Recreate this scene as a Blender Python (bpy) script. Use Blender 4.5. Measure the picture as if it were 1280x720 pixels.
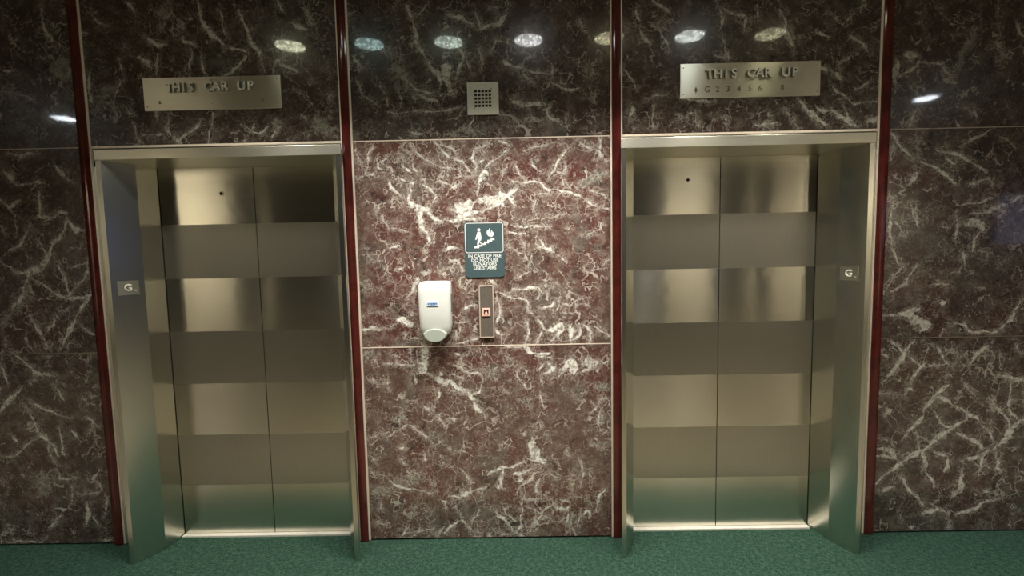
import bpy, bmesh, math, random
import numpy as np
from mathutils import Vector, Matrix
random.seed(7)
for o in list(bpy.data.objects): bpy.data.objects.remove(o)
C = bpy.context.scene.collection
PI = math.pi

# ------------------------------------------------------------------ camera
F, PITCH, YAW, ROLL, CAM_H, CAM_D = 577.626, 0.0765555, -0.00955613, -0.0202, 1.6771, 2.6
def cam_axes(p, y, r):
    cp, sp, cy, sy, cr, sr = math.cos(p), math.sin(p), math.cos(y), math.sin(y), math.cos(r), math.sin(r)
    f = Vector((sy*cp, cy*cp, -sp)); right = Vector((cy, -sy, 0)); up = right.cross(f)
    return right*cr + up*sr, up*cr - right*sr, f
rx, ux, fx = cam_axes(PITCH, YAW, ROLL)
cd = bpy.data.cameras.new('camera'); cam = bpy.data.objects.new('camera', cd); C.objects.link(cam)
cd.sensor_width = 36.0; cd.lens = F/1280*36.0; cd.clip_start = 0.02
M4 = Matrix.Identity(4)
for i in range(3):
    M4[i][0] = rx[i]; M4[i][1] = ux[i]; M4[i][2] = -fx[i]
M4[0][3], M4[1][3], M4[2][3] = 0.0, -CAM_D, CAM_H
cam.matrix_world = M4
bpy.context.scene.camera = cam

# ------------------------------------------------------------------ light, exposure
vs = bpy.context.scene.view_settings
vs.view_transform = 'Standard'; vs.look = 'None'; vs.gamma = 1.0; vs.use_curve_mapping = False
vs.exposure = 0.0
SPOT_W = 168.0            # each downlight of the row by the elevators
SIDE_W = 300.0
DISC = 16.0              # brightness of a downlight's lens
SPOT_COL = (1.0, 0.95, 0.86)
w = bpy.data.worlds.new('world'); bpy.context.scene.world = w; w.use_nodes = True
w.node_tree.nodes['Background'].inputs[0].default_value = (0.9, 0.95, 1.0, 1)
w.node_tree.nodes['Background'].inputs[1].default_value = 0.0

CEIL = 3.2

# ------------------------------------------------------------------ node helpers
class NT:
    def __init__(s, name):
        s.m = bpy.data.materials.new(name); s.m.use_nodes = True
        s.t = s.m.node_tree; s.b = s.t.nodes['Principled BSDF']
    def n(s, kind, **kw):
        x = s.t.nodes.new(kind)
        for k, v in kw.items(): setattr(x, k, v)
        return x
    def l(s, a, b): s.t.links.new(a, b)
    def val(s, sock, v):
        if hasattr(v, 'node'): s.l(v, sock)
        elif isinstance(v, (tuple, list)) and len(v) == 3 and sock.type == 'RGBA': sock.default_value = (*v, 1)
        else: sock.default_value = v
    def math(s, op, a, b=0.0, c=0.0, clamp=False):
        x = s.n('ShaderNodeMath', operation=op, use_clamp=clamp)
        s.val(x.inputs[0], a); s.val(x.inputs[1], b); s.val(x.inputs[2], c); return x.outputs[0]
    def vmath(s, op, a, b=(0, 0, 0), sc=1.0):
        x = s.n('ShaderNodeVectorMath', operation=op); s.val(x.inputs[0], a); s.val(x.inputs[1], b)
        if op == 'SCALE': s.val(x.inputs['Scale'], sc)
        return x.outputs[0]
    def noise(s, vec, scale, detail=4, rough=.55, col=False, dist=0.0):
        x = s.n('ShaderNodeTexNoise'); s.val(x.inputs['Vector'], vec)
        x.inputs['Scale'].default_value = scale; x.inputs['Detail'].default_value = detail
        x.inputs['Roughness'].default_value = rough; x.inputs['Distortion'].default_value = dist
        return x.outputs['Color'] if col else x.outputs['Fac']
    def ss(s, v, a, b, lo=0.0, hi=1.0):
        x = s.n('ShaderNodeMapRange', interpolation_type='SMOOTHSTEP'); s.val(x.inputs['Value'], v)
        x.inputs['From Min'].default_value = a; x.inputs['From Max'].default_value = b
        x.inputs['To Min'].default_value = lo; x.inputs['To Max'].default_value = hi; return x.outputs[0]
    def mix(s, f, a, b):
        x = s.n('ShaderNodeMix', data_type='RGBA'); s.val(x.inputs['Factor'], f)
        s.val(x.inputs['A'], a) if False else None
        for sock in x.inputs:
            if sock.type == 'RGBA' and sock.name == 'A': s.val(sock, a)
            if sock.type == 'RGBA' and sock.name == 'B': s.val(sock, b)
        return [q for q in x.outputs if q.type == 'RGBA'][0]
    def obj(s):
        tc = s.n('ShaderNodeTexCoord'); return tc.outputs['Object']
    def set(s, **kw):
        for k, v in kw.items(): s.val(s.b.inputs[k.replace('_', ' ')], v)
        return s

def mat_marble(name='red_levanto_marble'):
    s = NT(name); P0 = s.obj()
    oi = s.n('ShaderNodeObjectInfo'); rnd = oi.outputs['Random']      # each slab: own stone, plus weaker light put into its tint:
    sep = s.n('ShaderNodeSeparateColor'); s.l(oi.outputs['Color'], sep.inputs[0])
    ground_tone, veinlight = sep.outputs[0], sep.outputs[1]                # how rosy and bright the ground, how white the veins
    cmb = s.n('ShaderNodeCombineXYZ'); s.val(cmb.inputs[0], s.math('MULTIPLY', rnd, 37.0)); s.val(cmb.inputs[1], s.math('MULTIPLY', rnd, 91.0))
    P = s.vmath('ADD', P0, cmb.outputs[0])
    w1 = s.vmath('SCALE', s.vmath('SUBTRACT', s.noise(P, 2.6, 3, .6, True), (.5, .5, .5)), sc=.42)
    w2 = s.vmath('SCALE', s.vmath('SUBTRACT', s.noise(P, 14, 3, .6, True), (.5, .5, .5)), sc=.07)
    W = s.vmath('ADD', s.vmath('ADD', P, w1), w2)
    W2 = s.vmath('ADD', P, w2)
    big = s.noise(W, 2.2, 5, .6); med = s.noise(W2, 9, 6, .65); fine = s.noise(P, 70, 5, .7)
    red = s.mix(ground_tone, (.036, .022, .018), (.122, .044, .036)); dark = s.mix(ground_tone, (.010, .008, .007), (.042, .024, .021))
    brown = s.mix(ground_tone, (.030, .022, .018), (.120, .068, .055)); grey = s.mix(ground_tone, (.030, .030, .025), (.135, .112, .092))
    c = s.mix(s.ss(big, .36, .60), red, brown)
    c = s.mix(s.ss(med, .53, .68), c, dark)
    c = s.mix(s.ss(s.noise(W, 4.5, 6, .62), .50, .66, 0, .85), c, grey)
    # fine clastic mottling
    m1 = s.math('MULTIPLY', s.ss(fine, .50, .66), s.ss(s.noise(W, 6, 4, .6), .35, .62, .15, 1))
    c = s.mix(s.math('MULTIPLY', m1, .55), c, s.mix(veinlight, (.10, .090, .075), (.42, .34, .29)))
    m2 = s.ss(s.noise(s.vmath('ADD', P, (5, 3, 1)), 42, 5, .7), .56, .67)
    c = s.mix(s.math('MULTIPLY', m2, .45), c, (.035, .018, .016))
    # hairline and thin natural veins
    def ridge(vec, sc, wd, det=3):
        v = s.math('ABSOLUTE', s.math('SUBTRACT', s.noise(vec, sc, det, .55), .5))
        return s.ss(v, wd*.25, wd, 1, 0)
    vc = s.mix(veinlight, (.24, .22, .185), (.66, .60, .52))
    # broad soft network of veinlets all through the ground
    nw = s.math('MAXIMUM', s.math('MULTIPLY', ridge(W, 7, .075, 4), .8), s.math('MAXIMUM', ridge(s.vmath('ADD', W2, (4, 1, 7)), 17, .07, 5), s.math('MULTIPLY', ridge(s.vmath('ADD', W2, (1, 8, 3)), 36, .09, 4), .9)))
    nw = s.math('MULTIPLY', nw, s.ss(s.noise(s.vmath('ADD', P, (6, 6, 1)), 13, 5, .7), .42, .66))
    c = s.mix(s.math('MULTIPLY', nw, .42), c, s.mix(veinlight, (.12, .115, .095), (.40, .34, .28)))
    r1 = s.math('MULTIPLY', ridge(W, 4.0, .012), s.ss(s.noise(P, 5, 3), .50, .60))
    r2 = s.math('MULTIPLY', ridge(W2, 10, .016, 2), s.ss(s.noise(P, 8, 3), .53, .60))
    r3 = s.math('MULTIPLY', ridge(s.vmath('ADD', W2, (9, 2, 4)), 24, .03, 2), s.ss(s.noise(s.vmath('ADD', P, (3, 3, 8)), 11, 3), .54, .62))
    r = s.math('MAXIMUM', s.math('MAXIMUM', s.math('MULTIPLY', r1, .75), s.math('MULTIPLY', r2, .75)), s.math('MULTIPLY', r3, .45))
    c = s.mix(r, c, vc)
    # voronoi flecks
    vo = s.n('ShaderNodeTexVoronoi', feature='DISTANCE_TO_EDGE'); s.val(vo.inputs['Vector'], W2); vo.inputs['Scale'].default_value = 16
    fl = s.math('MULTIPLY', s.ss(vo.outputs['Distance'], .006, .03, 1, 0), s.ss(s.noise(s.vmath('ADD', P, (1, 7, 2)), 6, 4, .6), .54, .62))
    c = s.mix(s.math('MULTIPLY', fl, .5), c, vc)
    # the large veins: a distance field kept on the slab itself
    a = s.n('ShaderNodeAttribute', attribute_name='vein').outputs['Fac']
    g = s.n('ShaderNodeAttribute', attribute_name='grey').outputs['Fac']
    jag = s.math('MULTIPLY', s.math('SUBTRACT', s.noise(P, 55, 5, .7), .5), .62)
    jag2 = s.math('MULTIPLY', s.math('SUBTRACT', s.noise(P, 18, 3, .6), .5), .5)
    av = s.math('ADD', a, s.math('ADD', jag, s.math('MULTIPLY', jag2, .5)))
    gv = s.math('ADD', g, s.math('ADD', jag, jag2))
    gcol = s.mix(s.ss(s.noise(P, 38, 5, .7), .42, .6), (.16, .17, .135), (.36, .36, .29))
    c = s.mix(s.math('MULTIPLY', s.ss(gv, .35, .85), s.math('MULTIPLY_ADD', veinlight, .35, .3)), c, gcol)
    vcol = s.mix(s.ss(s.noise(W2, 48, 6, .75), .38, .56), s.mix(veinlight, (.12, .11, .09), (.34, .30, .25)), s.mix(veinlight, (.38, .36, .30), (.95, .94, .86)))
    halo = s.n('ShaderNodeAttribute', attribute_name='halo').outputs['Fac']
    hv = s.math('MAXIMUM', ridge(s.vmath('ADD', W2, (7, 5, 2)), 15, .022, 3), ridge(s.vmath('ADD', W2, (2, 9, 6)), 30, .035, 3))
    c = s.mix(s.math('MULTIPLY', s.math('MULTIPLY', hv, s.ss(halo, .3, .85)), .48), c, vc)
    vm = s.math('MULTIPLY', s.ss(av, .28, .72), s.math('MULTIPLY_ADD', s.ss(s.noise(P, 9, 3, .6), .32, .55), .28, .70))
    c = s.mix(vm, c, vcol)
    s.set(Base_Color=c, Roughness=.26, IOR=1.4, Coat_Weight=.8, Coat_Roughness=s.ss(fine, .3, .7, .03, .06), Coat_IOR=1.6)
    return s.m

def simple(name, col, rough=.5, metal=0.0, noise=0.0, nscale=40, bump=0.0, **kw):
    s = NT(name); P = s.obj()
    nz = s.noise(P, nscale, 4, .6)
    c = s.mix(s.ss(nz, .3, .7), tuple(x*(1-noise) for x in col), tuple(min(1, x*(1+noise)) for x in col))
    s.set(Base_Color=c, Roughness=rough, Metallic=metal, **kw)
    if bump:
        b = s.n('ShaderNodeBump'); b.inputs['Strength'].default_value = bump; b.inputs['Distance'].default_value = .002
        s.l(nz, b.inputs['Height']); s.l(b.outputs[0], s.b.inputs['Normal'])
    return s.m

def steel(name, col, rough, aniso=0.0, rot=0.0, grain='v', gs=.12, wave=0.0):
    s = NT(name); P = s.obj()
    mp = s.n('ShaderNodeMapping'); s.l(P, mp.inputs['Vector'])
    mp.inputs['Scale'].default_value = (260, 260, 3) if grain == 'v' else (3, 3, 260)
    nz = s.noise(mp.outputs[0], 1.0, 3, .6)
    sm = s.noise(P, 3.0, 4, .6)
    col_ = s.mix(nz, tuple(x*(1-gs) for x in col), tuple(x*(1+gs*.6) for x in col))
    col_ = s.mix(s.ss(sm, .45, .8, 0, .3), col_, tuple(x*.82 for x in col))
    s.set(Base_Color=col_, Metallic=1.0, Roughness=s.math('ADD', rough - .03, s.math('MULTIPLY', nz, .06)))
    if aniso:
        tg = s.n('ShaderNodeTangent', direction_type='UV_MAP', uv_map='UVMap')
        s.l(tg.outputs[0], s.b.inputs['Tangent']); s.set(Anisotropic=aniso, Anisotropic_Rotation=rot)
    if wave:
        wn = s.noise(P, 5.0, 2, .5)
        b = s.n('ShaderNodeBump'); b.inputs['Strength'].default_value = wave; b.inputs['Distance'].default_value = .01
        s.l(wn, b.inputs['Height']); s.l(b.outputs[0], s.b.inputs['Normal'])
    return s.m

def mat_carpet():
    s = NT('green_carpet'); P = s.obj()
    a = s.noise(P, 130, 3, .8); b = s.noise(P, 45, 4, .75); c3 = s.noise(P, 3, 3, .6)
    c = s.mix(s.ss(a, .38, .62), (.007, .028, .019), (.042, .096, .065))
    c = s.mix(s.ss(b, .42, .7, 0, .65), c, (.085, .150, .105))
    c = s.mix(s.ss(c3, .4, .7, 0, .35), c, (.032, .072, .052))
    s.set(Base_Color=c, Roughness=.95); s.b.inputs['Specular IOR Level'].default_value = .1
    bp = s.n('ShaderNodeBump'); bp.inputs['Strength'].default_value = .9; bp.inputs['Distance'].default_value = .006
    s.l(s.math('ADD', a, b), bp.inputs['Height']); s.l(bp.outputs[0], s.b.inputs['Normal'])
    return s.m

def mat_redstone():
    s = NT('oxblood_marble'); P = s.obj()
    n1 = s.noise(P, 12, 5, .6); n2 = s.noise(P, 60, 4, .7)
    c = s.mix(s.ss(n1, .4, .65), (.105, .018, .014), (.065, .012, .010))
    c = s.mix(s.ss(n2, .62, .74, 0, .5), c, (.22, .07, .055))
    s.set(Base_Color=c, Roughness=.10, IOR=1.55); return s.m

def emit(name, col, st, pattern=False):
    s = NT(name); s.set(Base_Color=(.3, .25, .22), Roughness=.3)
    s.b.inputs['Emission Strength'].default_value = st
    if pattern:
        P = s.obj(); vo = s.n('ShaderNodeTexVoronoi'); s.val(vo.inputs['Vector'], P); vo.inputs['Scale'].default_value = 55
        c = s.n('ShaderNodeObjectInfo').outputs['Color']
        c = s.vmath('SCALE', c, sc=s.ss(vo.outputs['Distance'], .1, .5, 1.0, .12))
        s.val(s.b.inputs['Emission Color'], c)
    else: s.val(s.b.inputs['Emission Color'], col)
    return s.m

MARBLE = mat_marble()
REDST = mat_redstone()
STEEL_A = steel('polished_steel_band', (.74, .72, .64), .18, 1.0, .25, 'h', .10, .09)
STEEL_B = steel('satin_steel_band', (.52, .505, .45), .42, .7, 0.0, 'v', .10)
STEEL_J = steel('jamb_steel', (.62, .62, .56), .22, .5, .25, 'v', .08)
STEEL_H = steel('head_steel', (.72, .70, .60), .32, .6, .25, 'h', .10)
PLATE = steel('plaque_steel', (.86, .84, .74), .30, .9, .25, 'h', .10, .04)
TRIM_METAL = simple('pale_bronze_strip', (.92, .80, .67), .42, .1, .04, 60)
DULL_METAL = steel('dull_bronze_strip', (.55, .47, .38), .40, 0, 0, 'v', .08)
ALU = simple('sill_aluminium', (.88, .84, .74), .4, .25, .04, 40)
BLACK = simple('black_gap', (.006, .006, .006), .8)
CARPET = mat_carpet()
CREAM_WALL = simple('cream_paint', (.80, .72, .54), .6, 0, .03, 6)
FLOOR_STONE = simple('tan_stone_floor', (.22, .19, .125), .35, 0, .12, 5)
CEIL_M = simple('ceiling_paint', (.22, .21, .19), .8, 0, .04, 10)
DARK_WALL = simple('dark_stone_wainscot', (.05, .042, .036), .25, 0, .2, 8)
GREY_WALL = simple('taupe_wall', (.065, .062, .056), .5, 0, .08, 6)
LIGHT_METAL = simple('raised_letter_metal', (.86, .84, .74), .4, .2, .05, 90)
ENGRAVE = simple('engraved_dark', (.20, .185, .14), .6, .3, .1, 60)
SCREW = simple('screw_metal', (.62, .60, .50), .25, 1.0, .05, 60)
SIGN_TEAL = simple('sign_slate_teal', (.060, .100, .108), .45, 0, .05, 60)
SIGN_WHITE = simple('sign_white', (.85, .88, .86), .5, 0, .02, 60)
PLASTIC = simple('white_plastic', (.80, .82, .79), .28, 0, .01, 20)
PLASTIC_GREY = simple('pale_grey_plastic', (.46, .51, .44), .3, 0, .02, 20)
PLASTIC_DARK = simple('grey_window_plastic', (.25, .27, .26), .25, 0, .02, 20)
LOGO_LIGHT = simple('logo_pale_blue', (.60, .76, .88), .4)
LOGO_BLUE = simple('logo_blue', (.03, .12, .42), .4)
VENT_M = simple('vent_grey_paint', (.62, .62, .52), .5, 0, .04, 30)
CALL_FACE = simple('call_plate_steel', (.20, .175, .145), .38, .35, .12, 120)
CALL_EDGE = simple('call_plate_rim', (.66, .56, .46), .35, .25, .05, 60)
BUTTON = emit('lit_button_surround', (1.0, .50, .36), .75)
BUTTON_DARK = simple('button_dark_face', (.045, .012, .010), .3)
BUTTON_ARROW = emit('lit_button_arrow', (1.0, .80, .68), .9)
LENS = emit('downlight_lens', (1.0, 1.0, 1.0), DISC, True)
SCREEN = emit('blue_screen', (.18, .24, .50), .8)

# ------------------------------------------------------------------ mesh helpers
def add_box(bm, x0, x1, y0, y1, z0, z1, mi=0):
    vs_ = [bm.verts.new(p) for p in ((x0,y0,z0),(x1,y0,z0),(x1,y1,z0),(x0,y1,z0),(x0,y0,z1),(x1,y0,z1),(x1,y1,z1),(x0,y1,z1))]
    for f in ((0,3,2,1),(4,5,6,7),(0,1,5,4),(1,2,6,5),(2,3,7,6),(3,0,4,7)):
        bm.faces.new([vs_[i] for i in f]).material_index = mi
def add_prism(bm, pts, y0, y1, mi=0):
    """outline pts (x,z) extruded along y, y0 nearest the viewer"""
    a = [bm.verts.new((x, y0, z)) for x, z in pts]; b = [bm.verts.new((x, y1, z)) for x, z in pts]
    bm.faces.new(a).material_index = mi; bm.faces.new(b[::-1]).material_index = mi
    for i in range(len(pts)):
        j = (i+1) % len(pts); bm.faces.new((a[i], b[i], b[j], a[j])).material_index = mi
def add_zprism(bm, pts, z0, z1, mi=0):
    a = [bm.verts.new((x, y, z0)) for x, y in pts]; b = [bm.verts.new((x, y, z1)) for x, y in pts]
    bm.faces.new(a[::-1]).material_index = mi; bm.faces.new(b).material_index = mi
    for i in range(len(pts)):
        j = (i+1) % len(pts); bm.faces.new((a[i], a[j], b[j], b[i])).material_index = mi
def rrect(x0, x1, z0, z1, r, n=5, rb=None):
    """rounded rectangle outline; rb = radius of the lower corners"""
    rb = r if rb is None else rb; out = []
    for cx, cz, a0, rr in ((x1-r, z1-r, 0, r), (x0+r, z1-r, 90, r), (x0+rb, z0+rb, 180, rb), (x1-rb, z0+rb, 270, rb)):
        for i in range(n+1):
            a = math.radians(a0 + 90*i/n); out.append((cx + rr*math.cos(a), cz + rr*math.sin(a)))
    return out
def disc_pts(cx, cz, r, n=20): return [(cx + r*math.cos(2*PI*i/n), cz + r*math.sin(2*PI*i/n)) for i in range(n)]
def add_dome(bm, cx, y, cz, r, h, n=14):
    """low screw head facing -y"""
    rings = []
    for k in range(4):
        a = k/4*PI/2; rr = r*math.cos(a); yy = y - h*math.sin(a)
        rings.append([bm.verts.new((cx+rr*math.cos(2*PI*i/n), yy, cz+rr*math.sin(2*PI*i/n))) for i in range(n)])
    top = bm.verts.new((cx, y-h, cz))
    for k in range(3):
        for i in range(n):
            j = (i+1) % n; bm.faces.new((rings[k][i], rings[k][j], rings[k+1][j], rings[k+1][i]))
    for i in range(n): bm.faces.new((rings[3][i], rings[3][(i+1) % n], top))
    bm.faces.new(rings[0][::-1])
def mkmesh(name, bm, mats):
    bmesh.ops.recalc_face_normals(bm, faces=bm.faces)
    uv = bm.loops.layers.uv.new('UVMap')
    for f in bm.faces:
        n = f.normal
        for l in f.loops:
            c = l.vert.co
            if abs(n.z) > .7: l[uv].uv = (c.x, c.y)
            elif abs(n.y) > .35: l[uv].uv = (c.x, c.z)
            else: l[uv].uv = (c.y, c.z)
    me = bpy.data.meshes.new(name); bm.to_mesh(me); bm.free()
    for m in (mats if isinstance(mats, (list, tuple)) else [mats]): me.materials.append(m)
    return me
def obj(name, bm, mats, parent=None, bevel=0, smooth=False, loc=None):
    o = bpy.data.objects.new(name, mkmesh(name, bm, mats)); C.objects.link(o)
    if parent: o.parent = parent
    if loc: o.location = loc
    if bevel:
        b = o.modifiers.new('bevel', 'BEVEL'); b.width = bevel; b.segments = 2; b.limit_method = 'ANGLE'; b.angle_limit = math.radians(40)
    if smooth:
        for p in o.data.polygons: p.use_smooth = True
    return o
def empty(name, loc=(0, 0, 0)):
    o = bpy.data.objects.new(name, None); C.objects.link(o); o.location = loc; o.empty_display_size = .1; return o
def tag(o, label, cat, group=None):
    o['label'] = label; o['category'] = cat
    if group: o['group'] = group
    return o
def structure(o): o['kind'] = 'structure'; return o
def boxobj(name, dims, mats, parent=None, bevel=0, kind=False):
    bm = bmesh.new(); add_box(bm, *dims); o = obj(name, bm, mats, parent, bevel)
    return structure(o) if kind else o
def text_mesh(bm, s, x, z, size, y0, depth, squash=1.0, bold=0.0, align='CENTER', spacing=1.0, italic=0):
    """cap height = size; letters centred at x, standing on z, front face at y0"""
    cu = bpy.data.curves.new('t', 'FONT'); cu.body = s; cu.size = size/.70; cu.align_x = align
    cu.extrude = depth/2; cu.offset = bold; cu.space_character = spacing; cu.resolution_u = 3
    o = bpy.data.objects.new('t', cu); C.objects.link(o)
    dg = bpy.context.evaluated_depsgraph_get(); dg.update()
    me = bpy.data.meshes.new_from_object(o.evaluated_get(dg))
    me.transform(Matrix(((squash, 0, 0, x), (0, 0, -1, y0+depth/2), (0, 1, 0, z), (0, 0, 0, 1))))
    bm.from_mesh(me); bpy.data.objects.remove(o); bpy.data.curves.remove(cu); bpy.data.meshes.remove(me)

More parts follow.
